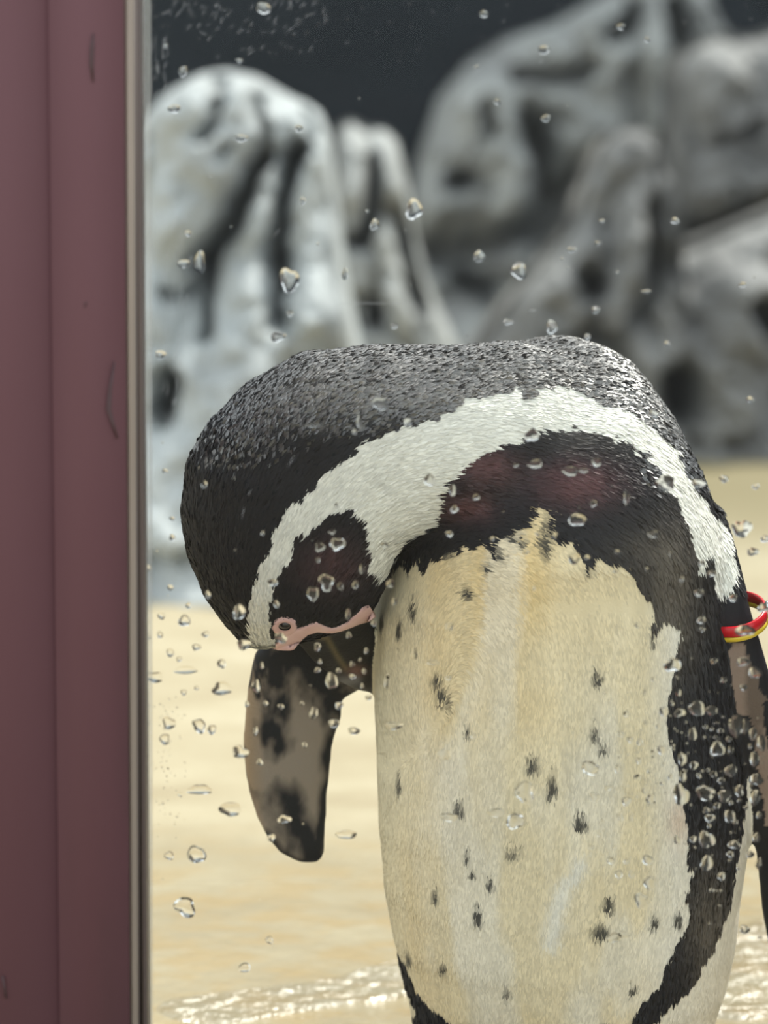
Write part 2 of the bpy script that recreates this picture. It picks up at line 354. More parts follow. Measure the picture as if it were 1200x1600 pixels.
flip_b = [((1075, 800), (1125, 790), -.02, .02), ((1090, 860), (1146, 850), -.040, .022), ((1100, 930), (1164, 925), -.055, .019), ((1101, 985), (1178, 975), -.060, .018), ((1106, 1050), (1197, 1035), -.060, .016),
          ((1125, 1140), (1222, 1120), -.055, .014), ((1166, 1233), (1245, 1210), -.045, .012), ((1178, 1310), (1262, 1290), -.035, .011), ((1190, 1430), (1270, 1410), -.02, .009), ((1203, 1500), (1265, 1500), -.015, .008), ((1222, 1560), (1250, 1560), -.01, .006)]
def blob(c, r, K=20):
    V = []; F = []
    for i in range(1, K):
        for j in range(K*2):
            th = math.pi*i/K; ph = math.pi*j/K
            V.append(np.array(c)+np.array([math.sin(th)*math.cos(ph)*r[0], math.sin(th)*math.sin(ph)*r[1], math.cos(th)*r[2]]))
    n = K*2
    for i in range(K-2):
        for j in range(n): F.append((i*n+j, i*n+(j+1) % n, (i+1)*n+(j+1) % n, (i+1)*n+j)[::-1])
    F.append(tuple(range(n))); F.append(tuple(range((K-2)*n, (K-1)*n))[::-1])
    return V, F
bx = at(870, 1600, 0)[0]
comps = {'trunk': loft(trunk, 64, 2.3, .2), 'neck': loft(neck, 48, 2.2, .10), 'bill': loft(bill, 28, 2, .2), 'flipper_a': loft(flip_a, 48, 2.6, .2), 'flipper_b': loft(flip_b, 32, 2.4, .2)}
for s in (-1, 1):
    comps['leg%d' % s] = blob((bx+s*.055, -.01, .045), (.026, .03, .05))
    comps['foot%d' % s] = blob((bx+s*.06, -.045, .0105), (.026, .045, .011))
    for k in (-1, 0, 1):
        comps['toe%d%d' % (s, k)] = blob((bx+s*.06+k*.019, -.075+abs(k)*.008, .010), (.0075, .032, .010))
comps['tail'] = blob((bx, .12, .045), (.04, .085, .018))
V = []; F = []; trees = {}
for k, (v, f) in comps.items():
    trees[k] = BVHTree.FromPolygons([tuple(q) for q in v], f)
    o = len(V); V += list(v); F += [tuple(i+o for i in q) for q in f]
raw = bpy.data.objects.new('raw', mesh('raw', V, F)); C.objects.link(raw)
rm = raw.modifiers.new('r', 'REMESH'); rm.mode = 'VOXEL'; rm.voxel_size = .00165
dg = bpy.context.evaluated_depsgraph_get()
body_me = bpy.data.meshes.new_from_object(raw.evaluated_get(dg)); bpy.data.objects.remove(raw)
nv = len(body_me.vertices); P = np.empty(nv*3); body_me.vertices.foreach_get('co', P); P = P.reshape(-1, 3)
ed = np.empty(len(body_me.edges)*2, int); body_me.edges.foreach_get('vertices', ed); ed = ed.reshape(-1, 2)
deg = np.bincount(ed.ravel(), minlength=nv)[:, None]
def smooth(A, it, lam=.5):
    for _ in range(it):
        acc = np.zeros_like(A)
        for c in range(A.shape[1]):
            acc[:, c] = np.bincount(ed[:, 0], A[ed[:, 1], c], nv)+np.bincount(ed[:, 1], A[ed[:, 0], c], nv)
        A = A+lam*(acc/np.maximum(deg, 1)-A)
    return A
P = smooth(P, 18)
# low folds in the plumage
body_me.vertices.foreach_set('co', P.ravel()); body_me.update()
nor = np.empty(nv*3); body_me.vertices.foreach_get('normal', nor); nor = nor.reshape(-1, 3)
P = P+nor*(.0022*(vnoise(P, (38, 38, 24), 4, 2)-.5))[:, None]
body_me.vertices.foreach_set('co', P.ravel()); body_me.update()
body_me.vertices.foreach_get('normal', nor_ := np.empty(nv*3)); nor = nor_.reshape(-1, 3)
names = list(comps); ck = np.zeros(nv, int)
tr_list = [trees[k] for k in names]
for i in range(nv):
    best = 9
    p = Vector(P[i])
    for q, t in enumerate(tr_list):
        h = t.find_nearest(p, min(best, .03))
        if h[0] is not None and h[3] < best-1e-5: best = h[3]; ck[i] = q
cname = np.array(names)[ck]

WHITE = [(395, 1010), (388, 985), (390, 960), (396, 921), (404, 892), (423, 862), (421, 846), (437, 817), (450, 792), (467, 790), (483, 771), (500, 746), (521, 733), (548, 717), (550, 700), (575, 696), (608, 675), (642, 665), (671, 656), (700, 644),
 (715, 635), (720, 622), (760, 618), (790, 617), (800, 602), (815, 625), (840, 610), (865, 602), (900, 610), (940, 630), (980, 642), (1015, 665), (1040, 685), (1058, 706), (1065, 730), (1080, 755), (1097, 775), (1107, 797), (1127, 812), (1137, 832), (1142, 862), (1150, 890), (1150, 907), (1140, 922),
 (1122, 935), (1117, 927), (1115, 900), (1112, 862), (1107, 855), (1102, 875), (1100, 892), (1090, 887), (1087, 862), (1075, 837), (1070, 815), (1062, 795), (1050, 772), (1027, 760), (1025, 735), (1010, 715), (992, 705), (970, 686), (925, 675), (880, 670), (840, 675), (820, 687), (770, 700), (740, 720), (715, 735), (695, 755), (685, 775), (682, 800),
 (675, 822), (655, 835), (630, 846), (622, 862), (615, 880), (605, 900), (592, 917), (580, 910), (570, 897), (577, 880), (570, 865), (567, 850), (567, 822), (552, 815), (537, 797), (530, 810), (500, 817), (490, 835), (472, 842), (457, 847), (456, 867), (446, 887), (429, 917), (421, 950), (422, 972), (424, 1000), (436, 1012), (430, 1030), (405, 1030)]
BELLY = [(500, 925), (590, 925), (618, 895), (625, 884), (636, 900), (647, 886), (660, 900), (666, 880), (682, 882), (692, 865), (710, 865), (717, 850), (732, 862), (750, 850), (767, 867), (775, 840), (792, 830), (807, 825), (820, 822), (827, 800), (840, 792), (858, 800), (850, 815), (862, 845), (880, 847), (890, 836), (902, 862), (917, 890), (925, 870), (937, 867), (950, 882), (972, 882), (992, 906), (1002, 927), (1017, 937), (1021, 958), (1018, 1000),
 (1026, 980), (1035, 965), (1062, 975), (1067, 990), (1057, 1012), (1060, 1030), (1050, 1062), (1044, 1087), (1042, 1112), (1047, 1150), (1055, 1175), (1060, 1212), (1066, 1245), (1072, 1272), (1075, 1295), (1077, 1325), (1072, 1342), (1088, 1360), (1076, 1372), (1085, 1382), (1073, 1395), (1080, 1430), (1070, 1450), (1060, 1470), (1042, 1500), (1037, 1530), (1012, 1560), (990, 1590), (985, 1604), (960, 1640), (740, 1640), (705, 1597), (682, 1582), (662, 1565), (645, 1540), (637, 1520), (631, 1503), (622, 1490), (500, 1490)]
SIDE = [(1167, 1215), (1160, 1287), (1152, 1350), (1145, 1387), (1137, 1420), (1125, 1460), (1115, 1485), (1100, 1500), (1090, 1525), (1065, 1557), (1035, 1582), (1020, 1600), (1000, 1640), (1250, 1640), (1250, 1215)]
SIDE_L = [(500, 1515), (628, 1518), (640, 1555), (652, 1580), (636, 1600), (500, 1600)]
SPOTS = [(841, 842, 8, 20), (750, 886, 9, 6), (720, 932, 10, 8), (641, 968, 5, 13), (622, 1005, 4, 9), (595, 992, 3, 12), (680, 1080, 7, 9), (686, 1102, 8, 8), (730, 1136, 4, 6), (830, 1190, 11, 10), (863, 1228, 7, 13), (717, 1258, 9, 9), (624, 1220, 3, 10), (906, 1280, 10, 8),
 (730, 1332, 7, 8), (737, 1359, 6, 5), (766, 1376, 8, 7), (680, 1394, 6, 10), (747, 1427, 6, 8), (804, 1326, 19, 7), (690, 1505, 6, 8), (635, 1493, 4, 9), (792, 1550, 7, 10), (932, 1052, 9, 10), (929, 1141, 9, 10), (943, 1163, 10, 8), (952, 1408, 10, 9), (940, 1450, 13, 9), (1025, 1434, 7, 9), (1060, 1432, 7, 9),
 (990, 1542, 7, 6), (945, 1596, 10, 5), (692, 872, 8, 8), (785, 838, 6, 6), (767, 865, 6, 7), (1020, 990, 4, 14), (915, 885, 6, 8), (802, 842, 6, 6), (637, 893, 5, 9)]
TAN_B = [(1142, 1000), (1160, 1005), (1172, 1030), (1188, 1060), (1196, 1110), (1203, 1200), (1215, 1290), (1195, 1290), (1182, 1180), (1172, 1120), (1140, 1115), (1140, 1040)]
K_BLACK = np.array(srgb(30, 30, 36)); K_BROWN = np.array((.13, .11, .09)); K_PURP = np.array((.12, .055, .06)); K_WHITE = np.array((.86, .85, .79)); K_CREAM = np.array((.80, .69, .48)); K_OCHRE = np.array((.78, .58, .28)); K_PALE = np.array((.82, .79, .72))
def ell(x, y, cx, cy, rx, ry): return np.exp(-(((x-cx)/rx)**2+((y-cy)/ry)**2))
def paint(P, Nn, cn, jit=3.0):
    """plumage colour of points on the bird; cls 0 dark, 1 white, 2 belly, 3 bare skin/bill/foot"""
    x, y = proj(P); n = len(P)
    jit = jit*(1+1.3*ell(x, y, 900, 690, 190, 60))
    r1 = vnoise(P, 220, 11, 2)-.5; r2 = vnoise(P, 220, 12, 2)-.5
    xj = x+r1*4*jit; yj = y+r2*6*jit
    col = np.tile(K_BLACK, (n, 1)); cls = np.zeros(n, int)
    body = np.isin(cn, ['trunk', 'neck', 'flipper_b'])
    front = (Nn[:, 1] < .22)
    # dark plumage variations
    br = ell(x, y, 1050, 930, 42, 110)+.9*ell(x, y, 1110, 1440, 40, 90)+.5*ell(x, y, 1010, 860, 60, 40)
    st = vnoise(P, (260, 260, 60), 21, 3)
    col = lerp(col, K_BROWN, np.clip(br*(.5+.9*st), 0, 1)*front)
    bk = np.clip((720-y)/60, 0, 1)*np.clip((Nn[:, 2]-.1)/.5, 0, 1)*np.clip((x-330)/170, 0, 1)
    col = lerp(col, np.array((.115, .105, .098)), np.clip(bk*(.35+.9*vnoise(P, 150, 23, 2)), 0, 1))  # grey back plumage, paled on upward faces to imitate sun glints
    pu = ell(x, y, 752, 730, 44, 28)+ell(x, y, 722, 795, 40, 22)+1.15*ell(x, y, 895, 755, 62, 34)+.55*ell(x, y, 515, 890, 50, 38)
    col = lerp(col, K_PURP, np.clip(pu*(.4+1.1*st), 0, 1)*front*np.isin(cn, ['trunk', 'neck']))
    # belly
    bel = (inpoly(xj, yj, BELLY) | inpoly(xj, yj, SIDE) | inpoly(xj, yj, SIDE_L)) & front & (cn == 'trunk')
    big = vnoise(P, (16, 16, 7), 31, 3); stk = vnoise(P, (85, 85, 16), 33, 3); pal = vnoise(P, (30, 30, 9), 35, 3)
    c = np.tile(K_CREAM, (n, 1))
    och = np.clip((big-.46)*3.2, 0, .85)*np.clip(1-np.abs(x-780)/330, 0, 1)+.35*ell(x, y, 800, 930, 150, 90)
    c = lerp(c, K_OCHRE, np.clip(och, 0, .8)); c = lerp(c, K_PALE, np.clip((pal-.54)*3.5, 0, .5)); c = c*(.90+.2*stk)[:, None]
    c = lerp(c, np.array((.62, .63, .50)), np.clip((665-x)/90, 0, 1)*.55)
    c = lerp(c, K_PALE, np.clip((x-1005)/50, 0, 1)*.8)
    c = lerp(c, np.array((.62, .40, .28)), np.clip(ell(x, y, 1062, 1270, 18, 40)*.5, 0, 1))
    c = lerp(c, np.array((.83, .79, .70)), np.clip(np.exp(-(segdist(x+r1*14, y, [(905, 1345), (880, 1385), (868, 1420), (862, 1465)])/15)**2), 0, 1))
    sp = np.zeros(n)
    for cx, cy, rx, ry in SPOTS:
        u = ((x+r1*6-cx)/rx); v = (y+r2*8-cy)/ry; v = np.where(v < 0, v*.6, v)
        sp = np.maximum(sp, np.clip(1.5-1.05*np.hypot(u, v)+(stk-.5)*1.3, 0, 1))
    c = lerp(c, np.array((.040, .040, .038)), sp*.95)
    col[bel] = c[bel]; cls[bel] = 2
    wh = inpoly(xj, yj, WHITE) & (Nn[:, 1] < .3) & body & ((cn != 'trunk') | (P[:, 1] < .045))
    cw = np.tile(K_WHITE, (n, 1))*(.9+.2*st)[:, None]
    col[wh] = cw[wh]; cls[wh] = 1
    # black streaks across the white shoulder stripe
    # flippers
    fa = cn == 'flipper_a'
    blot = vnoise(P, (70, 70, 34), 41, 4); bl2 = vnoise(P, (120, 120, 70), 44, 3)
    cf = lerp(np.tile(np.array((.27, .225, .18)), (n, 1)), np.array((.31, .22, .135)), np.clip((415-x)/30, 0, 1))
    dk = np.clip((blot-.49)*14, 0, 1)*np.clip((460-x)/40, 0, 1)*np.clip((1290-y)/120, .2, 1)
    dk = np.maximum(dk, np.clip(1.4-segdist(x, y, [(452, 1000), (485, 1050), (535, 1112)])/34+(bl2-.5)*2, 0, 1))
    dk = np.maximum(dk, np.clip(1.4-segdist(x, y, [(428, 1035), (435, 1090), (425, 1130), (440, 1165)])/21+(bl2-.5)*2.4, 0, 1))
    dk = np.maximum(dk, np.clip(1.3-segdist(x, y, [(445, 1245), (470, 1290), (485, 1340)])/28+(bl2-.5)*1.6, 0, 1))
    dk = np.maximum(dk, np.clip(1.2-segdist(x, y, [(525, 1130), (512, 1180), (508, 1250), (495, 1345), (450, 1345), (415, 1310)])/13+(bl2-.5)*1.4, 0, 1))
    dk = np.maximum(dk, np.clip((x-535)/15, 0, 1)*.8)
    cf = lerp(cf, np.array((.014, .015, .018)), dk)
    fr_ = fa & (Nn[:, 1] < .3); col[fr_] = cf[fr_]; cls[fa] = 3
    fb = (cn == 'flipper_b') & (y > 930)
    cb = np.tile(K_BLACK, (n, 1)); tb = inpoly(x+r1*16, y+r2*16, TAN_B)
    ct = lerp(np.tile(np.array((.26, .19, .155)), (n, 1)), np.array((.10, .075, .06)), np.clip((blot-.45)*4, 0, .8))
    cb[tb] = ct[tb]; col[fb] = cb[fb]; cls[(cn == 'flipper_b') & (y > 925)] = 3
    # bill: dark horn with a pale band, feet dark with pink webs
    bi = cn == 'bill'
    cbil = np.tile(np.array((.011, .011, .012)), (n, 1))
    cbil = lerp(cbil, np.array((.14, .11, .055)), np.clip(np.exp(-(segdist(x, y, [(485, 992), (512, 998), (525, 1022), (540, 1045)])/4.5)**2), 0, 1)*.8)
    cbil = lerp(cbil, np.array((.16, .16, .17)), np.clip(np.exp(-(segdist(x, y, [(528, 1068), (556, 1062)])/9)**2), 0, 1))
    cbil = lerp(cbil, np.array((.20, .10, .08)), np.clip(ell(x, y, 556, 1048, 14, 9), 0, 1)*.8)
    col[bi] = cbil[bi]; cls[bi] = 3
    ft = np.char.startswith(cn.astype(str), 'foot') | np.char.startswith(cn.astype(str), 'toe') | np.char.startswith(cn.astype(str), 'leg')
    col[ft] = (.035, .03, .03); cls[ft] = 3
    return col, cls
pc, cls = paint(P, nor, cname)
ca = body_me.color_attributes.new('plumage', 'FLOAT_COLOR', 'POINT')
ca.data.foreach_set('color', np.hstack([pc, np.ones((nv, 1))]).ravel())
body_me.polygons.foreach_set('use_smooth', [True]*len(body_me.polygons))
def plum_mat(name, rough, spec, bumpy):
    m, nt, b = mat(name, rough=rough, spec=spec)
    a = N(nt, 'ShaderNodeAttribute', attribute_name='plumage'); nt.links.new(a.outputs['Color'], b.inputs['Base Color'])
    if bumpy:
        tc = N(nt, 'ShaderNodeTexCoord'); v = N(nt, 'ShaderNodeTexVoronoi'); v.inputs['Scale'].default_value = 520
        nt.links.new(tc.outputs['Object'], v.inputs['Vector']); bump(nt, b, v.outputs['Distance'], .2, .001)
    return m
M['skin'] = plum_mat('bird skin and short feathers', .55, .16, True); M['feather'] = plum_mat('feather', .6, .35, False); M['scale'] = plum_mat('sleek back feather', .40, 1.0, False); _b = M['scale'].node_tree.nodes['Principled BSDF']; _b.inputs['Coat Weight'].default_value = 1.0; _b.inputs['Coat Roughness'].default_value = .30
body_me.materials.clear(); body_me.materials.append(M['skin'])
base = at(870, 1690, 0); peng = empty('penguin', (float(base[0]), 0, 0))
tag(peng, 'black and white penguin bowing its head to preen its belly', 'penguin')
body = link('body', body_me, None, peng)

# feathers: small overlapping blades laid along the bird
spine = [(430, 1010, -.055), (425, 930, -.055), (430, 850, -.055), (480, 720, -.05), (580, 655, -.05), (720, 650, -.04), (850, 690, -.02), (940, 800, 0), (950, 960, 0), (925, 1300, 0), (900, 1640, 0)]
SPt = np.array([at(*p) for p in spine]); mids = []; tans = []
for a, b2 in zip(SPt[:-1], SPt[1:]):
    L = np.linalg.norm(b2-a); k = max(1, int(L/.02))
    for t in range(k): mids.append(a+(b2-a)*(t+.5)/k); tans.append((b2-a)/L)
mids = np.array(mids); tans = np.array(tans)
body_me.calc_loop_triangles(); nt_ = len(body_me.loop_triangles)
tri = np.empty(nt_*3, int); body_me.loop_triangles.foreach_get('vertices', tri); tri = tri.reshape(-1, 3)
ar = np.linalg.norm(np.cross(P[tri[:, 1]]-P[tri[:, 0]], P[tri[:, 2]]-P[tri[:, 0]]), axis=1)/2
tn = nor[tri].mean(1)
wt = ar*np.where(tn[:, 1] < .35, 1, .35)*np.where(np.isin(cls[tri[:, 0]], [0, 1, 2]), 1, 0)
NB = 230000
ti = rng.choice(nt_, NB, p=wt/wt.sum()); u = rng.random((NB, 2)); fl_ = u.sum(1) > 1; u[fl_] = 1-u[fl_]
Q = P[tri[ti, 0]]+(P[tri[ti, 1]]-P[tri[ti, 0]])*u[:, :1]+(P[tri[ti, 2]]-P[tri[ti, 0]])*u[:, 1:]
QN = nor[tri[ti]].mean(1); QN /= np.linalg.norm(QN, axis=1)[:, None]; QC = cname[tri[ti, 0]]
col, cl = paint(Q, QN, QC, 2.2)
ok = cl < 3; Q, QN, col, cl, QC = Q[ok], QN[ok], col[ok], cl[ok], QC[ok]; n = len(Q)
D = np.zeros((n, 3)); WW = np.zeros(n)
for mm, tt in zip(mids, tans):
    ww = np.exp(-((Q-mm)**2).sum(1)/(2*.05**2))+1e-9; D += ww[:, None]*tt
D += rng.normal(0, .10, (n, 3))*np.linalg.norm(D, axis=1)[:, None]
D -= QN*(D*QN).sum(1)[:, None]; D /= np.linalg.norm(D, axis=1)[:, None]+1e-9
B = np.cross(QN, D)
qx, qy = proj(Q)
dark = cl == 0
# scale like feathers on the back and nape, fine ones on face and chest
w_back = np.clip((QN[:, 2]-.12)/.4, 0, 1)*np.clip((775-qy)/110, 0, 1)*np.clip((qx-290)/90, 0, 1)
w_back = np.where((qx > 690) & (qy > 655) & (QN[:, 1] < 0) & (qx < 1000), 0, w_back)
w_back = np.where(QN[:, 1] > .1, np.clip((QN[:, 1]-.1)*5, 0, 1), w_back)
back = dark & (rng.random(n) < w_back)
ln = np.where(back, .0062, np.where(dark, .0075, np.where(cl == 1, .0085, .0105)))*rng.uniform(.75, 1.2, n)
wd = np.where(back, .0030, np.where(dark, .0016, np.where(cl == 1, .0015, .0022)))*rng.uniform(.8, 1.2, n)
lift = np.where(back, .0016, np.where(dark, .0010, np.where(cl == 1, .0008, .0002)))*rng.uniform(.3, 1.3, n)
roll = np.where(back, .42, np.where(dark, .3, np.where(cl == 1, .16, .03)))*rng.normal(0, 1, n)
Bn = B*np.cos(roll)[:, None]+QN*np.sin(roll)[:, None]
L_ = ln[:, None]; Wd = wd[:, None]
v0 = Q-D*L_*.25-QN*.0002
mid = Q+D*L_*.35+QN*(lift*.8)[:, None]
v1 = mid+Bn*Wd*.5-QN*Wd*.10; v2 = mid-Bn*Wd*.5-QN*Wd*.10
v3 = Q+D*L_*.75+QN*lift[:, None]
ja = np.where(back, rng.uniform(.5, 1.6, n), rng.uniform(.84, 1.14, n))[:, None]
def feather_part(name, sel, m, tip):
    k = int(sel.sum()); FV = np.stack([v0[sel], v1[sel], v3[sel], v2[sel]], 1).reshape(-1, 3)
    fm = bpy.data.meshes.new(name); fm.vertices.add(4*k); fm.vertices.foreach_set('co', FV.ravel())
    idx = np.arange(k)[:, None]*4+np.array([0, 1, 2, 0, 2, 3])[None]; nl = idx.size
    fm.loops.add(nl); fm.loops.foreach_set('vertex_index', idx.ravel()); fm.polygons.add(2*k)
    fm.polygons.foreach_set('loop_start', np.arange(0, nl, 3)); fm.update(calc_edges=True)
    fm.polygons.foreach_set('use_smooth', np.full(2*k, not tip))
    cc = np.repeat(col[sel]*ja[sel], 4, 0)
    if tip: cc = np.clip(cc*(1+np.repeat(w_back[sel], 4)*(np.tile(np.array([.35, .9, 2.3, .9]), k)-1))[:, None], 0, .5)   # bases darkened and tips lightened in colour to imitate sun glints
    ca = fm.color_attributes.new('plumage', 'FLOAT_COLOR', 'POINT')
    ca.data.foreach_set('color', np.hstack([cc, np.ones((4*k, 1))]).ravel())
    o = tag(link(name, fm, m, peng), kind='stuff'); return o
feather_part('feathers', ~back, M['feather'], False)
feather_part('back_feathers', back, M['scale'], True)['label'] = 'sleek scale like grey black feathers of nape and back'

# eye and bare pink skin, laid on the head
bvh = BVHTree.FromPolygons([tuple(v) for v in P], [tuple(t) for t in tri])
def on_body(px, py):
    d = FWD + np.array([(px-600)/FPX, 0, 0]) + UP*((800-py)/FPX); d = d/np.linalg.norm(d)
    h = bvh.ray_cast(Vector(CO), Vector(d))
    return (np.array(h[0]), np.array(h[1])) if h[0] is not None else (at(px, py, -.05), np.array([0, -1, 0]))
M['pink'], nt, b = mat('bare pink skin', rough=.45, spec=.4)
noise_mix(nt, b, [(.3, (.64, .38, .36)), (.6, (.74, .49, .46)), (.8, (.68, .52, .52))], 90, 5)
b.inputs['Subsurface Weight'].default_value = .0
M['eye'], nt, b = mat('dark eye', (.012, .009, .008), .08, .6)
PXM = .00042
def strip(pts, name, m, parent, lift=.0006):
    """a soft raised ribbon of skin following the head; pts = (px, py, half width px)"""
    fine = []
    for a, b2 in zip(pts[:-1], pts[1:]):
        for t in np.linspace(0, 1, 5, endpoint=False): fine.append(np.array(a)*(1-t)+np.array(b2)*t)
    fine.append(np.array(pts[-1])); V = []; F = []; K = 9
    for i, p in enumerate(fine):
        q = fine[min(i+1, len(fine)-1)]-fine[max(i-1, 0)]; nn = np.array([-q[1], q[0]]); nn = nn/(np.linalg.norm(nn)+1e-9)
        for k in range(K):
            t = k/(K-1)*2-1; x, y = p[:2]+nn*t*p[2]
            h, nm = on_body(x, y); c, cn_ = on_body(*p[:2])
            if abs(h[1]-c[1]) > .02: h = at(x, y, c[1]); nm = cn_
            V.append(h+nm*(lift+.0011*math.sqrt(max(0, 1-t*t))-.0004))
    for i in range(len(fine)-1):
        for k in range(K-1): F.append((i*K+k, i*K+k+1, (i+1)*K+k+1, (i+1)*K+k))
    me = mesh(name, V, F); o = link(name, me, m, parent)
    sd = o.modifiers.new('thick', 'SOLIDIFY'); sd.thickness = .0012; sd.offset = 0
    return o
o = strip([(428, 1011, 2), (440, 1007, 8), (452, 1003, 13), (464, 992, 10), (478, 984, 7), (494, 979, 8), (505, 982, 5), (517, 984, 3.5), (530, 981, 4), (545, 975, 5), (558, 967, 8), (570, 960, 12), (580, 954, 11)], 'facial_skin', M['pink'], peng)
o['label'] = 'pink bare skin along the bill base'
V = []; F = []; K = 28; J = 7
for j in range(J):
    r = j/(J-1)
    for k in range(K):
        th = 2*math.pi*k/K; rx, ry = 9.5+11*r, 6+10*r
        h, nm = on_body(445+rx*math.cos(th), 977+ry*math.sin(th)+2*r)
        V.append(h+nm*(.0012+.0009*math.sin(math.pi*r)-.001*r))
for j in range(J-1):
    for k in range(K): F.append((j*K+k, j*K+(k+1) % K, (j+1)*K+(k+1) % K, (j+1)*K+k))
ring = link('eye_ring', mesh('eye_ring', V, F), M['pink'], peng); ring['label'] = 'pink skin ring round the eye'
h, nm = on_body(445, 976)
V, F = blob(h-nm*.0006, (.0046, .0032, .0032), 14)
eye = link('eye', mesh('eye', V, F), M['eye'], peng); eye['label'] = 'small dark glossy eye'

# red and yellow band on the flipper
bandc = at(1146, 962, -.058)
band = empty('identification_band', tuple(map(float, bandc)))
tag(band, 'red and yellow plastic band round the right-hand flipper', 'band')
def ringmesh(z0, z1, a, b2, t, K=56):
    V = []; F = []
    tilt = Matrix.Rotation(math.radians(-13), 3, 'Y') @ Matrix.Rotation(math.radians(16), 3, 'X')
    prof = [(0, z0), (t, z0+.0003), (t*1.15, (z0+z1)/2), (t, z1-.0003), (0, z1), (-.0002, (z0+z1)/2)]
    for k in range(K):
        th = 2*math.pi*k/K; cs, sn = math.cos(th), math.sin(th)
        for d, z in prof:
            p = Vector(((a+d)*cs+.0, (b2+d)*sn, z)); p = tilt @ p; V.append(np.array(p)+bandc)
    m_ = len(prof)
    for k in range(K):
        for q in range(m_): F.append((k*m_+q, k*m_+(q+1) % m_, ((k+1) % K)*m_+(q+1) % m_, ((k+1) % K)*m_+q))
    return mesh('ring', V, F)
M['red'], nt, b = mat('glossy red plastic', (.60, .008, .02), .25, .5)
M['yellow'], nt, b = mat('glossy yellow plastic', (.70, .50, .03), .3, .5)
M['steel'], nt, b = mat('bright steel', (.7, .72, .74), .25); b.inputs['Metallic'].default_value = 1
o = link('red_strip', ringmesh(-.0022, .0052, .0205, .026, .0016), M['red'], band)
o = link('yellow_strip', ringmesh(-.0058, -.0023, .0205, .026, .0015), M['yellow'], band)
V, F = blob(bandc+np.array([.0215, -.006, .0065]), (.003, .0035, .0045), 10)
link('clasp', mesh('clasp', V, F), M['steel'], band)

# ------------------------------------------------------------------ window: post, trim, pane
GY = -.24
win = tag(empty('window_1', (-.2, GY, 0)), 'large viewing window between visitor side and penguin enclosure', kind='structure')
def vstrip(name, pt, pb, Yf, Yb, m, z0=-.3, z1=1.6, bev=.001, parent=win):
    """vertical member; pt, pb = its left and right edge px at the top and the bottom of the photograph"""
    V = []; 
    def lx(pa, pbm, z):   # x of an edge line through its two measured points
        a, b2 = at(pa, 0, Yf), at(pbm, 1600, Yf); t = (z-b2[2])/(a[2]-b2[2]); return b2[0]+(a[0]-b2[0])*t
    xa0, xb0 = lx(pt[0], pb[0], z0), lx(pt[1], pb[1], z0); xa1, xb1 = lx(pt[0], pb[0], z1), lx(pt[1], pb[1], z1)
    me = box(0, 1, Yf, Yb, z0, z1)
    import bmesh
    bm = bmesh.new(); bm.from_mesh(me)
    for v in bm.verts:
        lo = v.co.z < (z0+z1)/2; v.co.x = (xb0 if v.co.x > .5 else xa0) if lo else (xb1 if v.co.x > .5 else xa1)
    bmesh.ops.bevel(bm, geom=list(bm.edges), offset=bev, segments=3, affect='EDGES'); bm.to_mesh(me); bm.free()
    me.polygons.foreach_set('use_smooth', [True]*len(me.polygons))
    return link(name, me, m, parent)
o = vstrip('frame_post', (74, 193), (92, 202), GY-.035, GY+.02, M['post'], bev=.0012); o['label'] = 'flat mauve painted face of the window post'
o = vstrip('post_flange', (-130, 75), (-110, 93), GY-.034, GY+.02, M['post'], bev=.0006); o['label'] = 'darker mauve outer face of the window post'
o = vstrip('trim_strip', (192, 208), (201, 215), GY-.033, GY+.0, M['trim'], bev=.0022); o['label'] = 'weathered beige trim strip'
o = vstrip('gasket', (207, 216), (214, 228), GY-.030, GY+.0, M['gasket'], bev=.0018); o['label'] = 'grey brown rubber gasket beside the glass'
o = vstrip('sealant', (213, 236), (224, 239), GY-.0065, GY-.0052, M['sealant'], bev=.0001); o['label'] = 'clear sealant edge of the glass'
x0 = at(214, 800, GY)[0]-.004
pane = link('pane', box(x0, 1.2, GY-.005, GY+.005, -.3, 1.6), M['glass'], win); pane['label'] = 'wet clear glass pane'
def scuff(pts, w_, Y):
    V = []; F = []
    for i, (a, c) in enumerate(pts):
        t = i/(len(pts)-1); hw = w_*math.sin(math.pi*min(max(t, .08), .92))
        for s in (-1, 1):
            for dy in (0, .0006): p = at(a+s*hw, c, Y); p[1] += -dy; V.append(p)
    for i in range(len(pts)-1):
        a = i*4; b2 = a+4
        F += [(a+1, a+3, b2+3, b2+1), (a, b2, b2+2, a+2), (a, a+1, b2+1, b2), (a+2, b2+2, b2+3, a+3)]
    F += [(0, 2, 3, 1), (len(V)-4, len(V)-3, len(V)-1, len(V)-2)]
    return V, F
for pts, w_ in [([(146, 52), (144, 75), (143, 100), (146, 128)], 4), ([(179, 565), (172, 610), (170, 640), (176, 660), (184, 685)], 4), ([(134, 472), (132, 480)], 3), ([(4, 1525), (10, 1560)], 6)]:
    V, F = scuff(pts, w_, GY-.035); o = link('scuff_mark', mesh('scuff', V, F), M['scuff'], win); o['label'] = 'dark scuff on the mauve post'
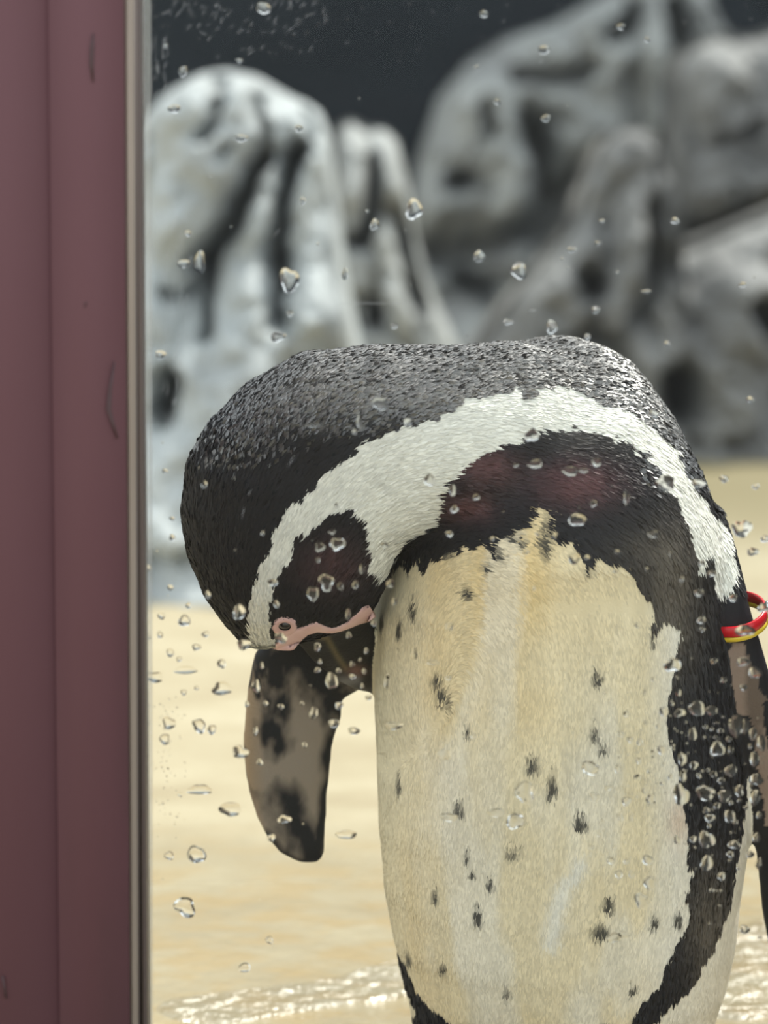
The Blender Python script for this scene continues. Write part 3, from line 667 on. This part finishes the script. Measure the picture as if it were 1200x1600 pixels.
# lime scale scratches, dried streaks and one drawn reflection line on the glass
V = []; F = []
def dash(x, y, L, ang, hw, Y=GY-.0053):
    dx, dy = math.cos(ang), math.sin(ang); k = len(V)
    for a, s in ((-.5, 0), (0, 1), (.5, 0), (0, -1)): V.append(at(x+dx*a*L-dy*s*hw, y+dy*a*L+dx*s*hw, Y))
    F.append((k, k+1, k+2, k+3))
for _ in range(110): dash(rng.uniform(225, 510), rng.uniform(0, 115)*rng.uniform(.2, 1), rng.uniform(4, 17), rng.uniform(-1.3, -.4), rng.uniform(.5, 1.2))
for _ in range(40): dash(rng.uniform(500, 1180), rng.uniform(0, 100), rng.uniform(3, 9), rng.uniform(-1.3, -.1), rng.uniform(.5, 1.1))
for _ in range(60): dash(rng.uniform(240, 300), rng.uniform(330, 680), rng.uniform(10, 34), rng.uniform(-1.75, -1.4), rng.uniform(.4, .9))
for _ in range(40): dash(rng.uniform(228, 262), rng.uniform(60, 150), rng.uniform(8, 30), rng.uniform(-1.75, -1.2), rng.uniform(.4, .9))
for x, y, L, a in [(432, 364, 26, -.85), (560, 659, 24, 1.2), (585, 474, 190, 0.0), (455, 720, 26, -1.0), (380, 800, 24, -1.3), (330, 720, 22, -1.4), (390, 770, 14, -1.1)]: dash(x, y, L, a, .8)  # the long level dash imitates a faint reflection in the pane
o = link('streaks_and_reflection', mesh('streaks', V, F, False), M['glass_mark'], win); o['kind'] = 'stuff'
V, F = [], []
dash(236.5, 760, 1500, math.pi/2, 1.3, GY-.0054); o = link('film_edge', mesh('film_edge', V, F, False), M['glass_mark'], win); o['label'] = 'thin pale line of the glass edge'

# ------------------------------------------------------------------ water drops
DROPS = '''1051,1039,24,22 1161,1034,20,14 1180,1051,22,16 1131,1062,8,10 1162,1074,11,11 1115,1033,12,8 1060,1082,8,12 1051,1100,5,7 1037,1112,15,15 1062,1114,17,14 1089,1107,26,22 1112,1110,20,14 1150,1134,24,34 1165,1135,12,26 1082,1147,14,20 1102,1136,7,7 1112,1139,6,6 1126,1142,10,7 1122,1129,5,5 1100,1152,5,6 1118,1152,6,6 1139,1155,10,8 1121,1170,24,22 1142,1172,9,12 1176,1147,12,20 1190,1161,13,26 1172,1166,6,10 1179,1186,16,20 1066,1186,14,20 1084,1196,13,13 1142,1204,19,18 1115,1210,12,10 1092,1212,8,8 1106,1203,6,6 1097,1205,5,5 1127,1220,12,9 1067,1212,11,20 1182,1218,20,18 1064,1242,24,32 1102,1239,28,24 1132,1244,18,22 1155,1236,13,20 1180,1246,15,26 1120,1259,11,10 1104,1265,9,9 1109,1278,14,13 1140,1275,19,17 1149,1285,9,8 1142,1254,7,7 1155,1251,6,6 1165,1262,8,6 1186,1274,9,10 1108,1290,7,7
1021,1062,6,8 1009,1082,6,10 979,1115,9,10 1010,1129,6,8 1028,1135,6,7 971,1147,10,10 985,1156,10,10 1000,1159,9,12 1034,1172,14,14 998,1189,9,10 1015,1204,7,9 922,1200,24,24 966,1202,10,14 996,1214,12,7 1047,1214,7,9 1035,1224,7,8 1008,1235,8,12 1017,1249,14,16 951,1231,13,9 929,1246,16,14 979,1252,14,14 970,1277,8,14 986,1278,6,12 981,1179,4,5 997,1175,4,5 1002,1141,4,4 1037,1194,5,6 1020,1182,4,4 996,1245,4,5 981,1228,4,4 940,1285,9,9 945,1082,5,8 955,1094,9,4 1052,1165,5,6
1083,1311,10,11 1104,1312,24,27 1085,1324,5,5 1147,1320,18,14 1141,1335,11,10 1141,1345,8,5 1104,1349,20,23 1127,1369,12,14 1112,1391,8,7 1126,1392,5,5 1124,1415,5,4 1182,1309,11,17 1172,1335,12,12 1185,1349,10,18 1154,1357,6,6 1163,1452,17,13 1187,1464,7,6 937,1305,6,9 924,1324,14,6 922,1335,9,8 960,1324,6,8 955,1345,12,12 979,1346,9,9 1012,1344,16,17 967,1366,12,14 987,1366,10,14 1015,1380,19,20 1002,1407,20,25 960,1465,22,16 975,1460,20,10 1029,1314,5,6 1057,1312,9,14
647,1021,9,20 676,1035,22,8 604,1065,8,20 615,1134,26,12 694,1179,22,16 820,1238,28,36 775,1270,26,14 805,1283,26,26 702,1277,26,14 740,1150,8,10 896,1146,5,9 700,1059,10,7
266,918,9,9 294,946,7,9 325,929,9,12 252,962,11,12 288,970,18,18 374,956,22,22 250,992,9,10 321,991,11,9 231,995,11,8 266,1020,11,14 280,1030,8,8 307,1011,14,10 381,1007,20,16 426,910,14,12 432,944,9,11 439,997,18,16 290,1047,38,12 240,1058,28,18 346,1037,12,15 347,1076,29,22 400,1072,12,20 409,1040,6,10 415,1099,7,9 386,1100,7,10 439,1104,10,8 472,1099,5,8 490,1114,13,18 399,1142,7,14 476,1164,7,9 264,1130,20,19 311,1134,20,22 331,1140,13,15 375,1175,24,20 257,1155,16,16 229,1131,8,8 229,1180,7,9 496,1011,9,14 307,1075,8,6 287,1082,9,9
500,1034,6,8 496,1047,9,8 518,1064,18,26 529,1048,7,9 551,1057,9,9 550,1038,7,9 545,993,8,10 572,1017,6,9 563,1031,6,6 569,1049,6,9 566,1072,6,8 576,1090,10,8 530,1102,12,12 522,1130,16,14 606,1057,5,9 544,960,8,16 489,928,16,24 584,974,8,9
312,1234,38,16 360,1264,32,24 307,1335,28,28 289,1417,32,32 444,1280,20,14 424,1309,12,12 421,1469,12,12 264,1337,14,14 281,1241,10,6 254,1255,6,5 406,1191,10,10 541,1304,32,14 553,1142,18,12 382,1512,20,14
500,855,16,14 527,850,22,20 519,831,10,8 497,875,6,8 510,910,22,26 532,916,8,14 555,914,9,13 566,889,10,14 601,852,12,8 610,912,11,14 616,940,9,10 707,766,11,16 710,796,12,10 702,834,10,10 744,777,10,9 702,979,13,12
831,680,20,20 836,725,22,14 891,736,26,14 912,735,14,8 932,722,14,14 806,727,8,6 927,787,10,10 902,812,24,22 897,872,20,16 917,871,9,8 964,862,8,6 962,892,8,6 822,862,11,7 792,868,8,5 834,919,6,7 800,932,6,7 769,842,7,8 867,837,8,11 840,834,8,6 979,778,10,20
1040,755,30,22 1092,755,19,14 1131,748,14,11 1181,760,11,9 1159,826,28,28 1195,842,12,12 1176,862,16,14 1022,646,15,11 1172,624,12,8 1112,896,12,10 1097,880,8,9 1145,934,13,12 1092,926,13,12 1096,969,13,11 1097,984,8,8 1164,985,28,18 1192,950,16,14 997,977,10,8 1010,889,6,6 1047,865,6,8 1065,905,6,10 1126,842,6,7 1021,835,16,12
412,13,22,16 259,72,7,7 272,170,20,11 377,216,20,11 467,201,11,11 374,95,10,7 286,112,12,16 330,276,5,3 473,314,9,10 647,327,24,30 585,351,12,16 573,330,7,5 452,438,25,40 453,490,9,9 434,526,23,14 616,509,11,9 539,428,8,18 497,381,5,4 294,365,9,9 312,410,18,30 287,412,20,11 251,554,18,11
749,401,18,16 811,423,22,26 794,503,14,9 862,511,16,20 918,526,9,9 931,484,12,12 894,390,13,9 934,380,9,6 831,485,10,4 941,345,9,5 965,425,5,5 878,404,6,4 853,185,15,10 777,159,10,9 850,78,18,12 745,105,8,5 970,42,14,9 1011,62,9,7 756,22,14,9 1055,345,13,9 1042,537,10,8 1160,445,12,7 1010,455,18,4
489,665,28,6 594,631,26,18 637,660,12,12 554,675,7,8 562,660,8,24 319,757,9,12 258,736,8,7 671,750,17,18 229,887,14,12 410,833,6,8 269,840,10,9 269,810,8,6 525,790,8,7'''
DR = [tuple(map(float, t.split(','))) for t in DROPS.split()]
DR.sort(key=lambda d: -d[2]*d[3])
def drop_mesh(w_, h_, seed, K=24, J=7):
    """a bead of water: irregular outline, flat on the glass, sagging dome; w_, h_ in metres"""
    r = random.Random(seed); a1, a2, a3 = r.uniform(.04, .14), r.uniform(.04, .14), r.uniform(.01, .07); p1, p2, p3 = (r.uniform(0, 6.3) for _ in range(3))
    th0 = math.radians(r.uniform(46, 64)); a = min(w_, h_)/2; R = a/math.sin(th0); sk = r.uniform(-.3, .3)
    V = []; F = []
    for j in range(-1, J):
        q = 1-max(j, 0)/J; y = math.sqrt(R*R-(q*a)**2)-R*math.cos(th0)
        for k in range(K):
            th = 2*math.pi*k/K; rr = 1+a1*math.cos(2*th+p1)+a2*math.cos(3*th+p2)+a3*math.cos(5*th+p3)
            V.append((rr*q*math.cos(th)*w_/2+sk*w_*.25*(1-q), y, rr*q*math.sin(th)*h_/2-h_*.12*(1-q)))
    V.append((sk*w_*.25, R*(1-math.cos(th0)), -h_*.12)); top = len(V)-1
    for j in range(1, J):
        for k in range(K): F.append((j*K+k, (j+1)*K+k, (j+1)*K+(k+1) % K, j*K+(k+1) % K))
    for k in range(K): F.append((J*K+k, top, J*K+(k+1) % K))
    F.append(tuple(range(K)))     # flat face on the glass, with its own rim so the edge stays crisp
    return V, F
DY = GY+.0051; SC = (DY+1.6)/FPX
def zone(x, y):
    if y < 540 and x < 640: return 'pale rocks'
    if y < 530: return 'grey boulder' if x < 900 else 'dark rocks at upper right'
    if x < 375 or (x < 585 and y > 1090 and not 380 < x < 535): return 'sandy floor left of the bird'
    if x < 480 and y < 1020: return 'black crown of the bird'
    if x < 600 and y < 990: return 'black cheek of the bird'
    if x < 585: return 'mottled left-hand flipper'
    if y < 700 or (y < 800 and x < 720): return 'back and neck of the bird'
    if y < 900 and x < 1060: return 'dark breast band of the bird'
    if x > 1120 and (y < 930 or y > 1440): return 'bright floor right of the bird'
    if x > 1165: return 'right-hand flipper'
    if x > 1058: return 'black flank of the bird'
    return 'cream belly of the bird'
NAMED = {(820, 1238): 'largest clear oval drop on the glass before the cream belly, white glint beneath it', (452, 438): 'tall bright drop on the glass before the pale rocks with a white lower rim',
 (289, 1417): 'large slanted oval drop low on the glass left of the bird, lower of two', (307, 1335): 'large slanted oval drop low on the glass left of the bird, upper of two',
 (1040, 755): 'wide drop with a dark top on the glass before the white shoulder stripe', (1159, 826): 'large irregular drop on the glass just right of the white shoulder stripe',
 (1164, 985): 'wide drop on the glass just below the red and yellow band', (1150, 1134): 'hooked bright drop on the glass high on the dark flank', (312, 1234): 'very wide low drop on the glass left of the flipper, before bright floor',
 (647, 327): 'ragged drop on the glass before the edge of the big boulder', (412, 13): 'drop at the very top of the glass before the dark wall', (594, 631): 'wide drop on the glass before the scaly nape',
 (439, 997): 'round drop on the glass just below the eye of the bird', (374, 956): 'pale bent drop on the glass before the lower edge of the crown', (541, 1304): 'wide thin drop on the glass between flipper tip and belly',
 (902, 812): 'round drop on the glass in the middle of the dark breast band', (805, 1283): 'round clear drop just below the largest drop on the belly', (922, 1200): 'cup shaped drop on the glass before the right half of the belly',
 (290, 1047): 'long curved drop like a smile on the glass left of the bird', (862, 511): 'pale bluish drop on the glass just above the back of the bird', (811, 423): 'comma shaped drop on the glass before the underside of the big boulder'}
ORD = 'first second third fourth fifth sixth seventh eighth ninth tenth eleventh twelfth thirteenth fourteenth fifteenth sixteenth seventeenth eighteenth nineteenth twentieth'.split()
def kind_of(d):
    x, y, w_, h_ = d
    sz = 'large' if w_*h_ > 330 else 'medium' if w_*h_ > 130 else 'small' if w_*h_ > 55 else 'tiny'
    sh = 'wide' if w_ > 1.4*h_ else 'tall' if h_ > 1.4*w_ else 'round'
    return sz+' '+sh, zone(x, y)
DR = DR[:295]+DR[295:]
KIN = {}
for d in DR[:295]:
    if (int(d[0]), int(d[1])) not in NAMED: KIN.setdefault(kind_of(d), []).append(d)
for v in KIN.values(): v.sort(key=lambda d: d[1])
def put_drop(d, i):
    x, y, w_, h_ = d; V, F = drop_mesh(w_*SC*1.05, h_*SC*1.05, i); me = mesh('drop', V, F); me.polygons[-1].use_smooth = False
    o = link('water_drop', me, M['water']); o.location = at(x, y, DY)
    lab = NAMED.get((int(x), int(y))); grp = 'water drops on the glass pane'
    if not lab:
        k, z = kind_of(d); mates = KIN[(k, z)]; n = len(mates); r = mates.index(d); grp = '%s water drops before the %s' % (k, z)
        if n == 1: lab = 'only %s water drop on the glass before the %s' % (k, z)
        elif r == 0: lab = 'topmost %s water drop before the %s' % (k, z)
        elif r == n-1: lab = 'lowest %s water drop before the %s' % (k, z)
        elif r < n/2: lab = '%s %s water drop from the top before the %s' % (ORD[r], k, z)
        else: lab = '%s %s water drop from below before the %s' % (ORD[n-1-r], k, z)
    tag(o, lab, 'water drop', grp)
for i, d in enumerate(DR[:295]): put_drop(d, i)
# the finest spray, past counting
V = []; F = []
tiny = list(DR[295:])
for _ in range(110): tiny.append((rng.normal(1000, 42), rng.normal(1190, 90), rng.uniform(2, 4.5), rng.uniform(2, 5)))
for _ in range(60): tiny.append((rng.normal(1120, 35), rng.normal(1210, 80), rng.uniform(2, 5), rng.uniform(2, 5)))
for _ in range(90): tiny.append((rng.normal(255, 18), rng.uniform(1080, 1310), rng.uniform(1.5, 4), rng.uniform(2, 4)))
for _ in range(50): tiny.append((rng.uniform(240, 1190), rng.uniform(100, 1500), rng.uniform(2, 4), rng.uniform(2, 4)))
for i, (x, y, w_, h_) in enumerate(tiny):
    if x > 1230 or x < 226: continue
    v, f = drop_mesh(w_*SC, h_*SC, 900+i, 10, 3); k = len(V); c = at(x, y, DY)
    V += [np.array(q)+c for q in v]; F += [tuple(a+k for a in q) for q in f]
tag(link('fine_spray', mesh('spray', V, F), M['water']), 'fine spray of tiny water specks on the glass', 'spray', kind='stuff')
